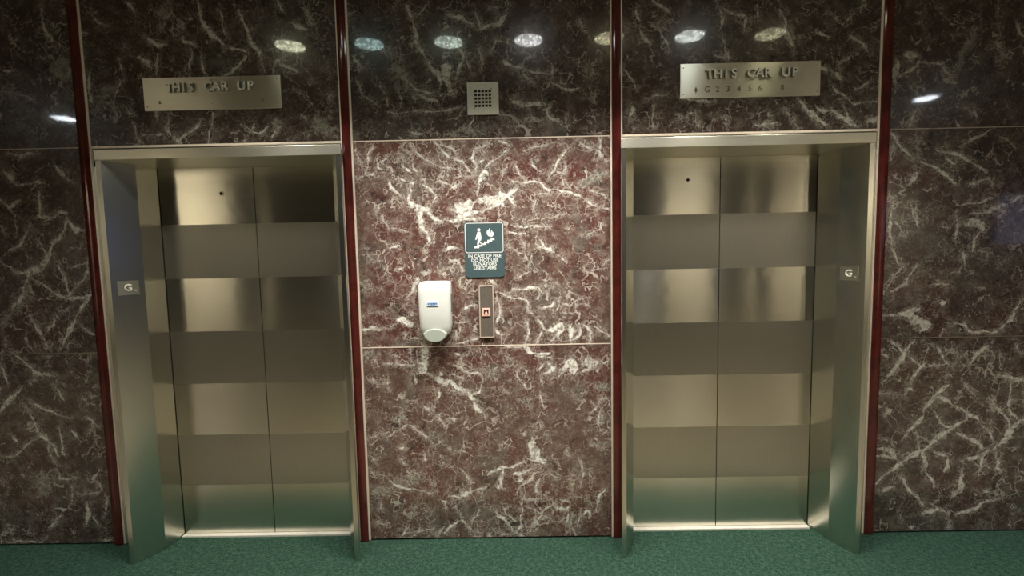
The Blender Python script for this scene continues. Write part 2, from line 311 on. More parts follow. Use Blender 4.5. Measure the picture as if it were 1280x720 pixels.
# ------------------------------------------------------------------ marble slabs with their traced veins (mm, on the wall)
VEINS = ('v12:-2557 3053 -2545 2955 -2500 2883 -2436 2856|g85:-2523 2720 -2477 2733 -2445 2683|v9:-2823 2634 -2736 2610 -2650 2572|v12:-2799 2719 -2739 2725|'
'v22:-2816 2278 -2635 2274|v22:-2841 2183 -2788 2107|v28:-2773 2107 -2665 2120 -2591 2103|v15:-2566 2206 -2468 2115|v11:-2083 3084 -2038 3013|'
'v22:-1696 3074 -1681 2976 -1628 2891 -1544 2825 -1436 2787|v11:-1430 2773 -1538 2697 -1599 2670|v19:-1479 3027 -1435 2914 -1384 2800 -1353 2693|'
'v8:-1575 3016 -1561 2903 -1542 2860|g39:-1955 3039 -1870 2995 -1906 2911|g31:-1849 3078 -1846 3022|v8:-2280 3019 -2199 2939|v15:-2010 2900 -1927 2841 -1882 2847|'
'v11:-1800 2951 -1778 2852 -1707 2822|v28:-2034 2787 -1987 2729|v14:-1937 2799 -1956 2657|v11:-1758 2823 -1770 2667|v8:-2153 2783 -2130 2711|v9:-1272 3064 -1225 3000|'
'v9:-1198 2958 -1113 2906|v8:-1127 3047 -1082 2934|v14:-1303 2678 -1276 2755 -1241 2726 -1169 2689|g37:-2313 2493 -2244 2592 -2158 2647|v8:-2149 2661 -2203 2555 -2187 2475|'
'v9:-2145 2532 -2120 2481 -2090 2480|v8:-2109 2430 -2072 2327|v19:-1910 2483 -1903 2382 -1848 2315|v12:-1847 2337 -1720 2436|v14:-1649 2478 -1691 2312|'
'v11:-2054 2371 -1919 2368|v19:-1969 2492 -1970 2441|v9:-1512 2417 -1411 2356 -1349 2399|v12:-1456 2357 -1422 2429|v8:-1289 2397 -1338 2340|'
'g39:-1080 2422 -1037 2377 -979 2347|v11:-1006 2564 -1009 2492|v15:-2322 2723 -2323 2551|v8:-1708 2808 -1673 2665|v19:-552 3019 -515 2836 -447 2707 -391 2607 -386 2542|'
'v9:-450 3044 -496 2962|v15:-350 2972 -264 2949 -207 2913|v15:-191 2968 -171 2898 -61 2909 -31 2964 -15 3033|v34:-373 2706 -327 2548|'
'v11:-311 2591 -285 2704 -255 2738 -275 2830|g37:-645 2698 -568 2611 -437 2551|v14:-610 2655 -525 2581 -437 2554|g28:-678 2798 -607 2740|v8:-255 2745 -213 2660|'
'v15:-123 2771 -78 2826 -20 2810|v15:-174 2786 -162 2673|v22:-51 2719 36 2675 123 2652 218 2642|v12:226 2692 222 2621|v12:196 2593 312 2555 356 2561|v8:108 2595 50 2639|'
'v22:-11 2512 62 2482 165 2487|v11:165 2480 208 2407 237 2399|v15:430 2652 459 2630|v12:459 2545 451 2488|v11:-715 2600 -676 2484|v9:-620 2583 -617 2483|'
'v11:-540 2553 -409 2514|v6:-692 2456 -455 2458 -263 2475|v9:-86 2442 -13 2426 45 2382|g28:-355 2333 -266 2360 -148 2328|v11:-577 2352 -459 2343|g22:-14 2383 149 2394|'
'v9:-236 2374 -205 2424|v8:-870 2760 -815 2688|v8:-862 2632 -821 2559 -749 2501|v9:360 2913 403 2870|v11:764 3014 858 2943|v19:678 2961 692 2863 743 2792|'
'v11:786 2903 838 2790 852 2719|v14:649 2462 642 2397|v6:722 2503 854 2521|v8:605 2669 678 2554|v5:766 2466 766 2351|v12:1110 3006 1133 2909 1127 2839|'
'v12:1132 2964 1197 2935 1270 2905 1256 2836|v9:1325 3001 1334 2904|v15:1441 2957 1487 2830 1533 2718|v15:1142 2797 1172 2726 1194 2704|v9:1099 2728 1201 2697|'
'v19:1631 2841 1704 2797|v11:1714 2922 1788 2865 1843 2919|v28:1666 2644 1753 2614 1783 2585|v14:1766 2663 1865 2710|v9:1833 2808 1938 2708|v8:1858 2513 1943 2567|'
'v12:1727 2544 1786 2500 1846 2456 1977 2453|v22:1554 2477 1644 2389 1719 2330|v22:1657 2432 1731 2416 1820 2357 1880 2319|v15:1788 2457 1865 2327|v28:1937 2340 1987 2374|'
'v9:1102 2487 1073 2481 912 2499|v8:1177 2400 1163 2328|v8:1309 2354 1353 2338 1441 2358|v9:913 2391 1001 2418 1016 2346|v8:1468 2436 1559 2319|'
'v28:2069 2677 2086 2606 2075 2536|v19:2074 2550 2129 2605 2192 2660|v28:2132 2697 2183 2688|v8:2199 2653 2322 2636|g19:2492 2820 2427 2697 2391 2571|'
'g19:2600 2928 2628 2692 2634 2594|v19:2705 2843 2751 2787|v9:2330 2629 2376 2571|v11:2171 2320 2182 2391 2210 2419|v14:2410 2343 2441 2307|'
'v9:2414 2408 2516 2398 2533 2355|v14:2071 2279 2164 2162|g43:2202 2291 2210 2103|v14:2323 2187 2456 2156 2547 2096 2593 2066|v19:2238 2131 2374 2056 2435 1996|'
'v14:2369 2143 2429 2113|v11:2453 2213 2538 2255 2623 2296|v15:2509 1995 2609 2036 2634 1992|v15:2639 2267 2745 2193|v9:2088 2221 2062 2135|v19:2171 2002 2212 2074|'
'v28:-2922 1698 -2852 1636 -2763 1603 -2698 1633 -2626 1738 -2546 1857|v15:-2546 1857 -2515 1946 -2559 1954 -2641 1904|v19:-2517 1916 -2477 1855 -2432 1847|'
'g46:-2763 1603 -2804 1497 -2893 1391 -2946 1330|v14:-2763 1603 -2812 1497 -2891 1406|v12:-2749 1588 -2635 1494 -2514 1461 -2419 1489|v12:-2614 1707 -2575 1630 -2542 1492|'
'v15:-2417 1505 -2489 1398 -2644 1160|v12:-2521 1637 -2433 1673 -2422 1627 -2490 1552 -2560 1461|v17:-2794 1373 -2733 1279 -2690 1169|v11:-2687 1278 -2613 1401|'
'v11:-2483 1298 -2424 1258|v9:-2588 1167 -2569 1206 -2508 1189|v12:-2887 2029 -2804 1952 -2815 1847|v14:-2872 1743 -2792 1771 -2734 1891|v12:-2781 2026 -2846 1983|'
'v15:-2655 2068 -2683 1935 -2607 1933|v11:-2902 1894 -2876 1848|v15:-2887 1149 -2788 1045 -2666 1011|v9:-2758 1029 -2826 976|v9:-2473 1149 -2471 1086|'
'v12:-2986 1096 -2959 978|v9:-2708 1845 -2658 1723|v25:-3016 819 -2962 882 -2876 945|v17:-2837 864 -2733 807 -2610 772|v15:-2855 849 -2792 687 -2722 589 -2695 540|'
'v12:-2812 647 -2981 545 -3045 538|v11:-2685 973 -2632 877|v9:-2760 687 -2756 573 -2692 410 -2612 408|v15:-2601 700 -2560 627|v9:-2508 682 -2470 746 -2516 763|'
'g46:-2816 444 -2792 362 -2848 281|v14:-2590 310 -2461 324 -2501 407 -2465 455|v12:-2639 376 -2642 261|v14:-2757 230 -2695 212 -2786 98|v11:-2802 98 -2712 196|'
'v22:-2574 128 -2546 260|v9:-2538 177 -2494 126|v9:-2432 291 -2458 176|v9:-3062 383 -3038 386|v8:-2664 540 -2678 717|v9:-2967 674 -2941 625|v9:-2937 33 -2858 24 -3100 22|'
'v19:-2488 18 -2407 25|v11:2085 1939 2078 1777 2114 1612 2131 1574|v9:2106 1806 2154 1731|v14:2418 1917 2456 1894 2544 1900 2631 1920|'
'v14:2517 1841 2620 1854 2735 1896 2806 1931|v34:2491 1775 2564 1796 2581 1751|v15:2567 1737 2536 1634|v9:2366 1771 2403 1767|v9:2573 1640 2618 1629|'
'v14:2243 1557 2180 1461 2100 1417|v12:2147 1552 2077 1432|v9:2061 1281 2151 1272|v31:2151 1287 2218 1293 2262 1323|v43:2203 1293 2250 1239 2311 1223|'
'v25:2372 1351 2402 1358|v11:2315 1458 2435 1448|v15:2431 1228 2522 1211 2554 1172 2704 1177 2775 1237 2787 1297 2842 1372|v12:2492 1634 2503 1559|v9:2442 1872 2451 1695|'
'v9:2190 1907 2226 1774 2220 1892|v19:2240 1140 2184 1033 2084 895|v9:2285 1147 2363 1091 2444 982|v14:2318 1092 2293 984 2206 886|v9:2120 1127 2230 1032 2293 984 2428 997|'
'g28:2500 1058 2418 904|v14:2678 1116 2592 1041 2564 995|v19:2719 930 2827 897 2872 896|v12:2813 1114 2847 1052|v15:2062 1066 2093 1047|'
'v22:2205 563 2277 665 2348 774 2392 804 2470 771 2550 707 2627 674 2693 594 2735 530|v19:2347 789 2449 881|v14:2365 734 2415 662 2477 630 2581 691|'
'v25:2493 629 2419 567 2301 490 2181 412 2062 301|v19:2281 585 2317 473 2397 255|v11:2249 602 2359 544 2463 614|v19:2054 510 2147 492 2212 411|v12:2056 462 2148 460|'
'v22:2385 480 2471 455 2452 375|v19:2510 589 2588 564 2661 492|v28:2580 437 2685 467 2802 561 2829 624 2886 670|v25:2550 422 2544 245 2507 205|v12:2697 783 2829 608|'
'v22:2798 875 2801 703 2841 671|v14:2670 467 2647 324|v15:2736 514 2751 386 2784 354|v15:2192 347 2249 266 2339 175|v28:2334 118 2425 141 2489 116|'
'v19:2535 115 2642 138 2716 193 2808 208|v15:2201 823 2222 862 2246 854|v31:2099 715 2129 730|v11:2067 573 2161 524|v14:2211 79 2209 136|v12:2056 841 2148 824|'
'v19:2095 252 2156 283|v9:2490 83 2502 9|v12:2260 38 2291 21|v9:2540 880 2620 800|v22:2667 243 2714 234|v7:-775 2287 -806 2233 -820 2131|v10:-754 2216 -753 2161 -721 2152|'
'v6:-678 2230 -727 2192 -681 2143|v9:-572 2267 -502 2210 -447 2178 -408 2153 -381 2121|v13:-424 2287 -397 2239 -326 2206 -279 2174 -252 2130|v7:-396 2286 -310 2222|'
'v17:-560 2172 -544 2148 -513 2120|g42:-630 2213 -591 2197 -568 2172|g46:-596 2267 -599 2181|v10:-165 2273 -213 2251 -234 2204 -215 2173 -217 2118|v12:-191 2176 -166 2179|'
'v10:-169 2093 -198 2078 -212 1991|v15:-695 2085 -693 2049 -670 2025 -623 1992|v12:-688 1977 -667 1985 -628 1952|v23:-579 2078 -573 2030 -583 1975 -568 1935|'
'v12:-559 2078 -580 2062|v17:-584 1935 -528 1942 -481 1901 -433 1860 -369 1859 -320 1858 -173 1871|v42:-575 1959 -528 1942 -496 1917|'
'v22:-561 1919 -515 1854 -493 1789 -486 1757|v25:-449 1885 -418 1852|v9:-515 2061 -476 2040 -429 2004 -471 1961|v7:-418 2083 -363 2058 -331 2033 -290 2064|'
'v42:-343 1922 -294 1937 -237 1952 -171 1966|v17:-336 1882 -247 1892 -172 1911|v8:-322 2096 -225 2102|v8:-763 1923 -740 1883 -706 1834 -597 1803|v7:-762 1931 -749 1963|'
'v7:-632 2174 -561 2133|v7:-859 2116 -818 2127 -774 2126|v7:-392 2153 -344 2156 -288 2147|v17:-634 2103 -603 2094|v7:-872 2273 -881 2258 -848 2171|v8:-186 2262 -129 2292|'
'v8:-81 2295 -42 2282 -18 2258|v7:-43 2247 -91 2201 -157 2140|v8:4 2160 27 2112 46 2092|v7:108 2185 119 2142|v13:135 2126 147 2122|'
'v7:61 2233 117 2259 181 2262 236 2280 292 2275|v10:316 2255 259 2194 219 2124 194 2085|v7:348 2289 403 2253 466 2220 498 2189 530 2176|v7:475 2298 470 2205|'
'v9:291 2150 266 2103|v7:262 2088 293 2028|v7:382 2113 402 2073|v15:-30 2066 18 2073 74 2060 146 2051 193 2014 241 2013 305 1996 369 1979 425 1934 529 1912|'
'g42:369 2026 425 2072 473 2095 521 2102|v7:425 2013 481 1984 529 1960|v33:-193 1967 -145 1974 -88 1981 -48 1988|v12:-71 2036 -73 1925|v12:-48 1988 17 2042|'
'v15:-40 1980 15 1935|v17:-187 1895 -146 1934 -97 1957|v6:109 2000 116 1937 126 1841|v6:105 1996 193 1998|v7:-11 1823 102 1813 190 1815|v8:-36 1804 -4 1787 53 1778|'
'v7:-68 2162 -70 2083|v10:-190 2093 -157 2124 -142 2100|v7:407 1763 472 1794 472 1841|v5:191 1871 264 1886|v12:-188 2180 -156 2179|'
'v14:-879 1254 -835 1262 -793 1253 -733 1260 -689 1285|v29:-679 1311 -637 1310 -595 1284|v19:-835 1275 -801 1270|v19:-597 1352 -597 1335|v7:-621 1387 -591 1386 -581 1420|'
'v10:-615 1438 -588 1472 -573 1531|v12:-556 1548 -569 1514|v10:-508 1698 -505 1669|v12:-697 1719 -655 1722|v10:-387 1646 -337 1628 -304 1602|v12:-385 1704 -318 1711|'
'g26:-876 1511 -825 1493|v7:-685 1601 -625 1608|v5:-746 1560 -727 1619|v8:-615 1189 -564 1201 -538 1188|v10:-348 1244 -350 1193|v8:-322 1270 -333 1201|'
'v9:-364 1296 -287 1286|v10:-351 1167 -282 1174 -222 1190|v7:-622 1241 -632 1215|v4:-884 1323 -831 1357|v7:-294 1372 -234 1388|v17:-570 1274 -558 1248|'
'v10:137 1744 170 1701 216 1675|v8:128 1702 204 1701|v9:249 1658 291 1615|v6:-57 1706 -15 1688 52 1670 67 1594|v6:36 1746 53 1704|v9:101 1573 126 1555|v7:172 1575 185 1546|'
'v6:7 1536 75 1569|v16:-154 1527 -120 1497|v12:-19 1469 40 1476 116 1483 141 1449 115 1420|'
'v14:-121 1454 -79 1445 -37 1427 13 1417 64 1391 72 1348 105 1322 147 1261 163 1226|v24:55 1374 80 1339|v8:-105 1437 -103 1326 -117 1283|v10:43 1159 61 1237 62 1288|'
'v9:102 1150 146 1227|v10:140 1372 191 1371 208 1405|v9:216 1337 233 1379|v8:267 1378 301 1382|v21:155 1235 214 1234 249 1259 257 1233 205 1182 162 1166|'
'v14:249 1268 239 1182|v19:291 1267 308 1232 307 1163|v16:351 1266 342 1197 316 1172|v10:376 1257 418 1230 418 1153|v8:368 1257 453 1255 495 1211 524 1185|'
'v10:335 1377 386 1376 402 1367|v14:-126 1240 -85 1196|v6:335 1403 403 1423|v4:480 1603 526 1627|v4:387 1571 522 1577|g21:-879 1093 -839 1108 -806 1124|'
'v8:-821 1048 -804 1084|v8:-761 1055 -713 1050|v18:-705 1066 -666 1053 -634 1044 -590 1051|v14:-699 1122 -696 1090|v6:-611 1136 -609 1080|v6:-579 1128 -570 1055|'
'v35:-539 1143 -530 1062 -548 1006|v24:-532 1006 -477 973 -430 947 -383 930 -304 888|v18:-460 1013 -437 988|v29:-438 947 -391 930|v13:-589 970 -586 934|'
'v16:-304 888 -273 847 -233 838|v11:-272 871 -232 887 -207 943 -202 976|v10:-309 1002 -269 993 -206 988|v14:-387 1044 -340 1031 -309 1006|v7:-397 987 -357 974 -322 970|'
'v10:-345 1111 -330 1103|v16:-266 822 -243 781 -196 743|v6:-400 894 -304 880|v9:-465 846 -456 891|v11:-550 811 -523 790 -492 773|v7:-498 810 -479 797|'
'v10:-472 764 -469 727 -430 677|v6:-877 606 -802 651 -761 658|v9:-771 617 -721 658 -647 689|v10:-647 689 -599 676 -568 647 -521 613 -486 579|g21:-718 732 -685 748 -647 702|'
'v8:-421 735 -340 729|v8:-465 612 -449 587|v6:-828 979 -806 946|v6:-749 961 -751 904|v10:-113 1123 -50 1142 37 1140|v22:37 1148 76 1108 132 1099 179 1098|'
'v16:100 1091 147 1082|v8:155 1070 175 1070|v10:193 948 241 976 273 991|v32:249 1000 297 1031 337 1031|v40:305 1007 336 1014|v13:336 982 384 997 431 1005|'
'v32:376 1030 424 1045 455 1045|v10:439 988 455 1004|v11:463 1036 527 1051|v8:-13 997 27 1024 62 959|v14:-5 988 10 948 49 898 73 898|v8:81 946 69 890|v8:129 962 141 933|'
'v13:170 1026 210 1017 193 993 146 978|v6:106 1002 162 1042|g27:415 900 518 898|v9:502 833 462 818 438 769 414 753|v16:398 721 413 696|v7:462 793 469 695 461 629|'
'v13:481 744 489 719|v7:477 629 525 645|v8:121 697 129 664|g16:69 685 101 668|g24:16 834 71 792|g21:-156 1007 -133 950|g32:-67 1086 -28 1045|v8:28 637 20 620|'
'v11:68 619 83 570|g24:140 635 164 593|g16:335 828 375 868|v6:132 856 143 774|v12:-700 567 -666 563|v10:-554 526 -547 483|v8:-878 523 -829 492|v13:-423 550 -390 536|'
'g42:-733 355 -649 354 -564 370 -530 378|v11:-874 427 -766 382 -717 337 -650 314 -575 300 -499 281|v6:-530 365 -501 338|g50:-871 305 -804 286 -760 320|v7:-823 233 -825 189|'
'g20:-621 195 -645 116|v7:-658 98 -713 6|v8:-686 45 -626 53 -506 69|v6:-644 9 -591 79|v7:-458 236 -429 227 -443 188|v8:-387 205 -351 138 -318 84 -269 8|'
'v8:-448 28 -395 85 -334 129|v7:-491 16 -446 77|v7:-235 176 -288 110|v6:-266 119 -259 57 -235 12|v12:-415 262 -347 252 -296 278 -298 357 -326 409 -376 432|'
'v18:-347 279 -287 286|v8:-287 291 -188 320|v4:-459 472 -376 419|v8:-854 114 -786 91|v7:-685 502 -670 450|v15:-187 390 -136 415 -76 431 42 464|v38:61 576 85 533 101 498|'
'v20:69 550 126 463 151 458|v20:51 481 151 471|v20:-102 406 -104 319|v17:-138 319 -96 310|v23:-44 387 7 408 83 429|v20:-11 343 -2 387|'
'v10:-29 256 6 317 65 351 74 386 116 398 183 388 225 361|v9:116 367 98 324 93 237|v11:17 242 131 236|v12:173 235 215 191 256 164 291 190|v15:232 234 282 225|'
'v8:29 202 87 166 163 112 247 89|v8:17 264 12 185 2 124 9 70 -42 36|v12:-158 179 -142 135 -92 98 -50 62 -42 18|v7:-64 200 -107 178 -99 143 -24 97|'
'v10:51 34 103 104 130 157 181 191|v8:-25 44 42 -1|v8:283 304 316 255 350 241|v7:352 468 368 398 342 303|v7:273 172 267 4|v5:294 154 289 4|v6:298 75 327 3|'
'v8:502 291 460 248 438 152|v10:332 136 392 153 400 117|v7:392 241 426 187|v7:-161 55 -119 37 -68 18|v10:-195 38 -170 2|v7:341 136 332 65|v6:256 120 230 89|'
'g17:420 570 520 551|v10:269 538 277 495|v6:402 398 427 354')
STROKES = []
for st in VEINS.split('|'):
    head, body = st.split(':'); v = list(map(int, body.split()))
    wd_ = int(head[1:])/1000
    if head[0] == 'v' and wd_ < .032: wd_ *= .80
    elif head[0] == 'v': wd_ *= 1.3
    STROKES.append((head[0], wd_, np.array(v, float).reshape(-1, 2)/1000))
def wig(X, Z, seed):
    rs = np.random.RandomState(seed); out = np.zeros(X.shape)
    for k in range(14):
        lam = .018*1.22**k; th = rs.rand()*2*PI; ph = rs.rand()*2*PI
        out += lam**.7*np.sin(2*PI/lam*(X*math.cos(th) + Z*math.sin(th)) + ph + 1.5*np.sin(2*PI/(lam*2.7)*(X*math.sin(th) - Z*math.cos(th)) + ph*3))
    return out
def vein_fields(X, Z):
    rs = np.random.RandomState(3)
    WX, WZ, WW = wig(X, Z, 1)*.009, wig(X, Z, 2)*.009, 1 + .9*wig(X, Z, 5)
    WW = np.clip(WW, .25, 1.7)
    out = {'v': np.full(X.shape, -1.0), 'g': np.full(X.shape, -1.0)}
    x0, x1, z0, z1 = X.min(), X.max(), Z.min(), Z.max()
    for kind, wd, pts in STROKES:
        mg = wd + .07
        if pts[:, 0].max() + mg < x0 or pts[:, 0].min() - mg > x1 or pts[:, 1].max() + mg < z0 or pts[:, 1].min() - mg > z1: continue
        n = len(pts) - 1; F_ = out[kind]
        for i in range(n):
            a, b = pts[i], pts[i+1]
            xs = X[:, 0]; zs = Z[0]
            i0 = np.searchsorted(xs, min(a[0], b[0]) - mg); i1 = np.searchsorted(xs, max(a[0], b[0]) + mg)
            j0 = np.searchsorted(zs, min(a[1], b[1]) - mg); j1 = np.searchsorted(zs, max(a[1], b[1]) + mg)
            if i0 >= i1 or j0 >= j1: continue
            px, pz = X[i0:i1, j0:j1] + WX[i0:i1, j0:j1], Z[i0:i1, j0:j1] + WZ[i0:i1, j0:j1]
            d = b - a; t = np.clip(((px-a[0])*d[0] + (pz-a[1])*d[1])/max(d@d, 1e-9), 0, 1)
            u = (i + t)/n; half = wd/2*(.45 + .70*np.sin(PI*np.clip(u, 0, 1)))*WW[i0:i1, j0:j1]
            s = half - np.hypot(px - a[0] - t*d[0], pz - a[1] - t*d[1])
            F_[i0:i1, j0:j1] = np.maximum(F_[i0:i1, j0:j1], s)
    return np.clip(.5 + out['v']/.022, 0, 1), np.clip(.5 + out['g']/.05, 0, 1), np.clip(1 + np.maximum(out['v'], out['g'])/.045, 0, 1)
def slab(parent, x0, x1, z0, z1, y=0.0, thick=.03, step=.0055, veins=True):
    nx = max(1, int(round((x1-x0)/step))) if veins else 1; nz = max(1, int(round((z1-z0)/step))) if veins else 1
    xs = np.linspace(x0, x1, nx+1); zs = np.linspace(z0, z1, nz+1); X, Z = np.meshgrid(xs, zs, indexing='ij')
    N = X.size; co = np.zeros((N + 4, 3)); co[:N, 0] = X.ravel(); co[:N, 1] = y; co[:N, 2] = Z.ravel()
    co[N:] = [(x0, y+thick, z0), (x1, y+thick, z0), (x1, y+thick, z1), (x0, y+thick, z1)]
    idx = np.arange(N).reshape(X.shape)
    quads = np.stack([idx[:-1, :-1], idx[1:, :-1], idx[1:, 1:], idx[:-1, 1:]], -1).reshape(-1, 4).tolist()
    b = list(range(N, N+4))
    bot = idx[:, 0].tolist(); top = idx[:, -1].tolist(); lef = idx[0, :].tolist(); rig = idx[-1, :].tolist()
    quads += [bot[::-1] + [b[0], b[1]], top + [b[2], b[3]], lef + [b[3], b[0]], rig[::-1] + [b[1], b[2]], [b[3], b[2], b[1], b[0]]]
    me = bpy.data.meshes.new('marble_panel'); me.from_pydata(co.tolist(), [], quads); me.update()
    if veins:
        v, g, h = vein_fields(X, Z)
        for nm, arr in (('vein', v), ('grey', g), ('halo', h)):
            at = me.attributes.new(nm, 'FLOAT', 'POINT'); full = np.zeros(N+4); full[:N] = arr.ravel()
            at.data.foreach_set('value', full.astype(np.float32))
    me.materials.append(MARBLE)
    o = bpy.data.objects.new('marble_panel', me); C.objects.link(o); o.parent = parent
    return o

# ================================================================== SETTING
Z1, Z2 = 1.151, 2.306                      # joint heights
XL, XR, YB = -7.0, 7.0, -5.0               # the lobby's far sides and opposite wall
wall = structure(empty('wall_front', (0, 0, 0)))
G = .0025
# columns of slabs between the red uprights
cols = [(-4.2, -2.408, True, 3), (-2.343, -.952, True, 1), (-.886, .531, True, 3), (.597, 1.986, True, 1), (2.048, 3.9, True, 3)]
for x0, x1, vn, rows in cols:
    rr = [(.010, Z1-G), (Z1+G, Z2-G), (Z2+G, CEIL)] if rows == 3 else [(Z2+.006, CEIL)]
    for z0, z1 in rr:
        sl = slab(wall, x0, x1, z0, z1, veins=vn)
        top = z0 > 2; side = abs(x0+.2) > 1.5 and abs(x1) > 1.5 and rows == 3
        sl.color = (.18, .32, 0, 1) if top else ((.26, .38, 0, 1) if side else (1, 1, 0, 1))  # greyer stone, with light falling off at top and sides put into the colour
for x0, x1 in ((-5.6, -4.205), (XL, -5.605), (3.905, 5.4), (5.405, XR)):
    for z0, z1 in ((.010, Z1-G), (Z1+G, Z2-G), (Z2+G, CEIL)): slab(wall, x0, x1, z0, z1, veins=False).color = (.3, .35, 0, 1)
bm = bmesh.new()
for x0, x1, z0, z1 in ((XL, -2.30, 0, CEIL), (-2.30, -.945, 2.2, CEIL), (-.945, .59, 0, CEIL), (.59, 2.0, 2.2, CEIL), (2.0, XR, 0, CEIL)):
    add_box(bm, x0, x1, .031, .12, z0, z1)
obj('wall_core', bm, BLACK, wall)
# pale metal joint strips
def strip(x0, x1, z0, z1, m=TRIM_METAL, y0=-.002, y1=.02):
    bm = bmesh.new(); add_box(bm, x0, x1, y0, y1, z0, z1); return obj('joint_strip', bm, m, wall)
for z in (Z1, Z2):
    strip(-.886, .531, z-G, z+G)
    strip(-4.2, -2.408, z-G*.8, z+G*.8, DULL_METAL); strip(2.048, 3.9, z-G*.8, z+G*.8, DULL_METAL)
# uprights of dark red stone with pale edge strips
def upright(i, x0, x1, lw, rw):
    t = structure(empty('trim_%d' % i, (x0, 0, 0)))
    bm = bmesh.new(); n = 6; pts = []
    for k in range(n+1):
        u = k/n; pts.append(((x1-x0)*u, -.012 - .007*math.sin(PI*u)))
    pts += [(x1-x0, .03), (0, .03)]
    add_zprism(bm, pts, .004, CEIL)
    obj('stone_upright', bm, REDST, t)
    if lw: bm = bmesh.new(); add_box(bm, -lw, -.0005, -.006, .03, .004, CEIL); obj('edge_strip', bm, TRIM_METAL, t)
    if rw: bm = bmesh.new(); add_box(bm, x1-x0+.0005, x1-x0+rw, -.006, .03, .004, CEIL); obj('edge_strip', bm, TRIM_METAL, t)
    return t
upright(1, -2.406, -2.354, 0, .010)
upright(2, -.943, -.897, .009, .010)
upright(3, .540, .588, .008, .009)
upright(4, 1.997, 2.047, .011, 0)
# carpet, ceiling, the other walls of the lobby
boxobj('floor', (XL, XR, -.45, .3, -.05, 0), CARPET, kind=True)
boxobj('floor_stone', (XL, XR, YB, -.452, -.05, -.002), FLOOR_STONE, kind=True)
boxobj('ceiling', (XL, XR, YB, .3, CEIL, CEIL+.05), CEIL_M, kind=True)
boxobj('wall_left', (XL-.1, XL, YB-.1, .3, 0, CEIL), GREY_WALL, kind=True)
boxobj('wall_right', (XR, XR+.1, YB-.1, .3, 0, CEIL), GREY_WALL, kind=True)
bw = structure(empty('wall_back', (0, YB, 0)))
def back(x0, x1, z0, z1, m, y=0.0, name='wall_panel'):
    bm = bmesh.new(); add_box(bm, x0, x1, y-.1, y, z0, z1); return obj(name, bm, m, bw)
back(XL, -4.75, 0, CEIL, CREAM_WALL); back(-4.75, -4.25, 0, CEIL, GREY_WALL); back(-4.25, -4.13, 0, 2.9, CREAM_WALL)
back(-4.13, 2.5, 0, CEIL, GREY_WALL); back(2.5, 3.25, 0, 2.45, CREAM_WALL); back(2.5, 3.25, 2.45, CEIL, GREY_WALL)
back(3.25, 3.86, 0, CEIL, GREY_WALL); back(3.86, 3.98, 0, 2.9, CREAM_WALL); back(3.98, 4.25, 0, CEIL, GREY_WALL)
back(4.25, XR, 0, CEIL, CREAM_WALL); back(-4.25, -4.13, 2.9, CEIL, GREY_WALL); back(3.86, 3.98, 2.9, CEIL, GREY_WALL)

bm = bmesh.new(); add_box(bm, XL, XR, 0, .03, 0, .75); obj('dark_wainscot', bm, DARK_WALL, bw)

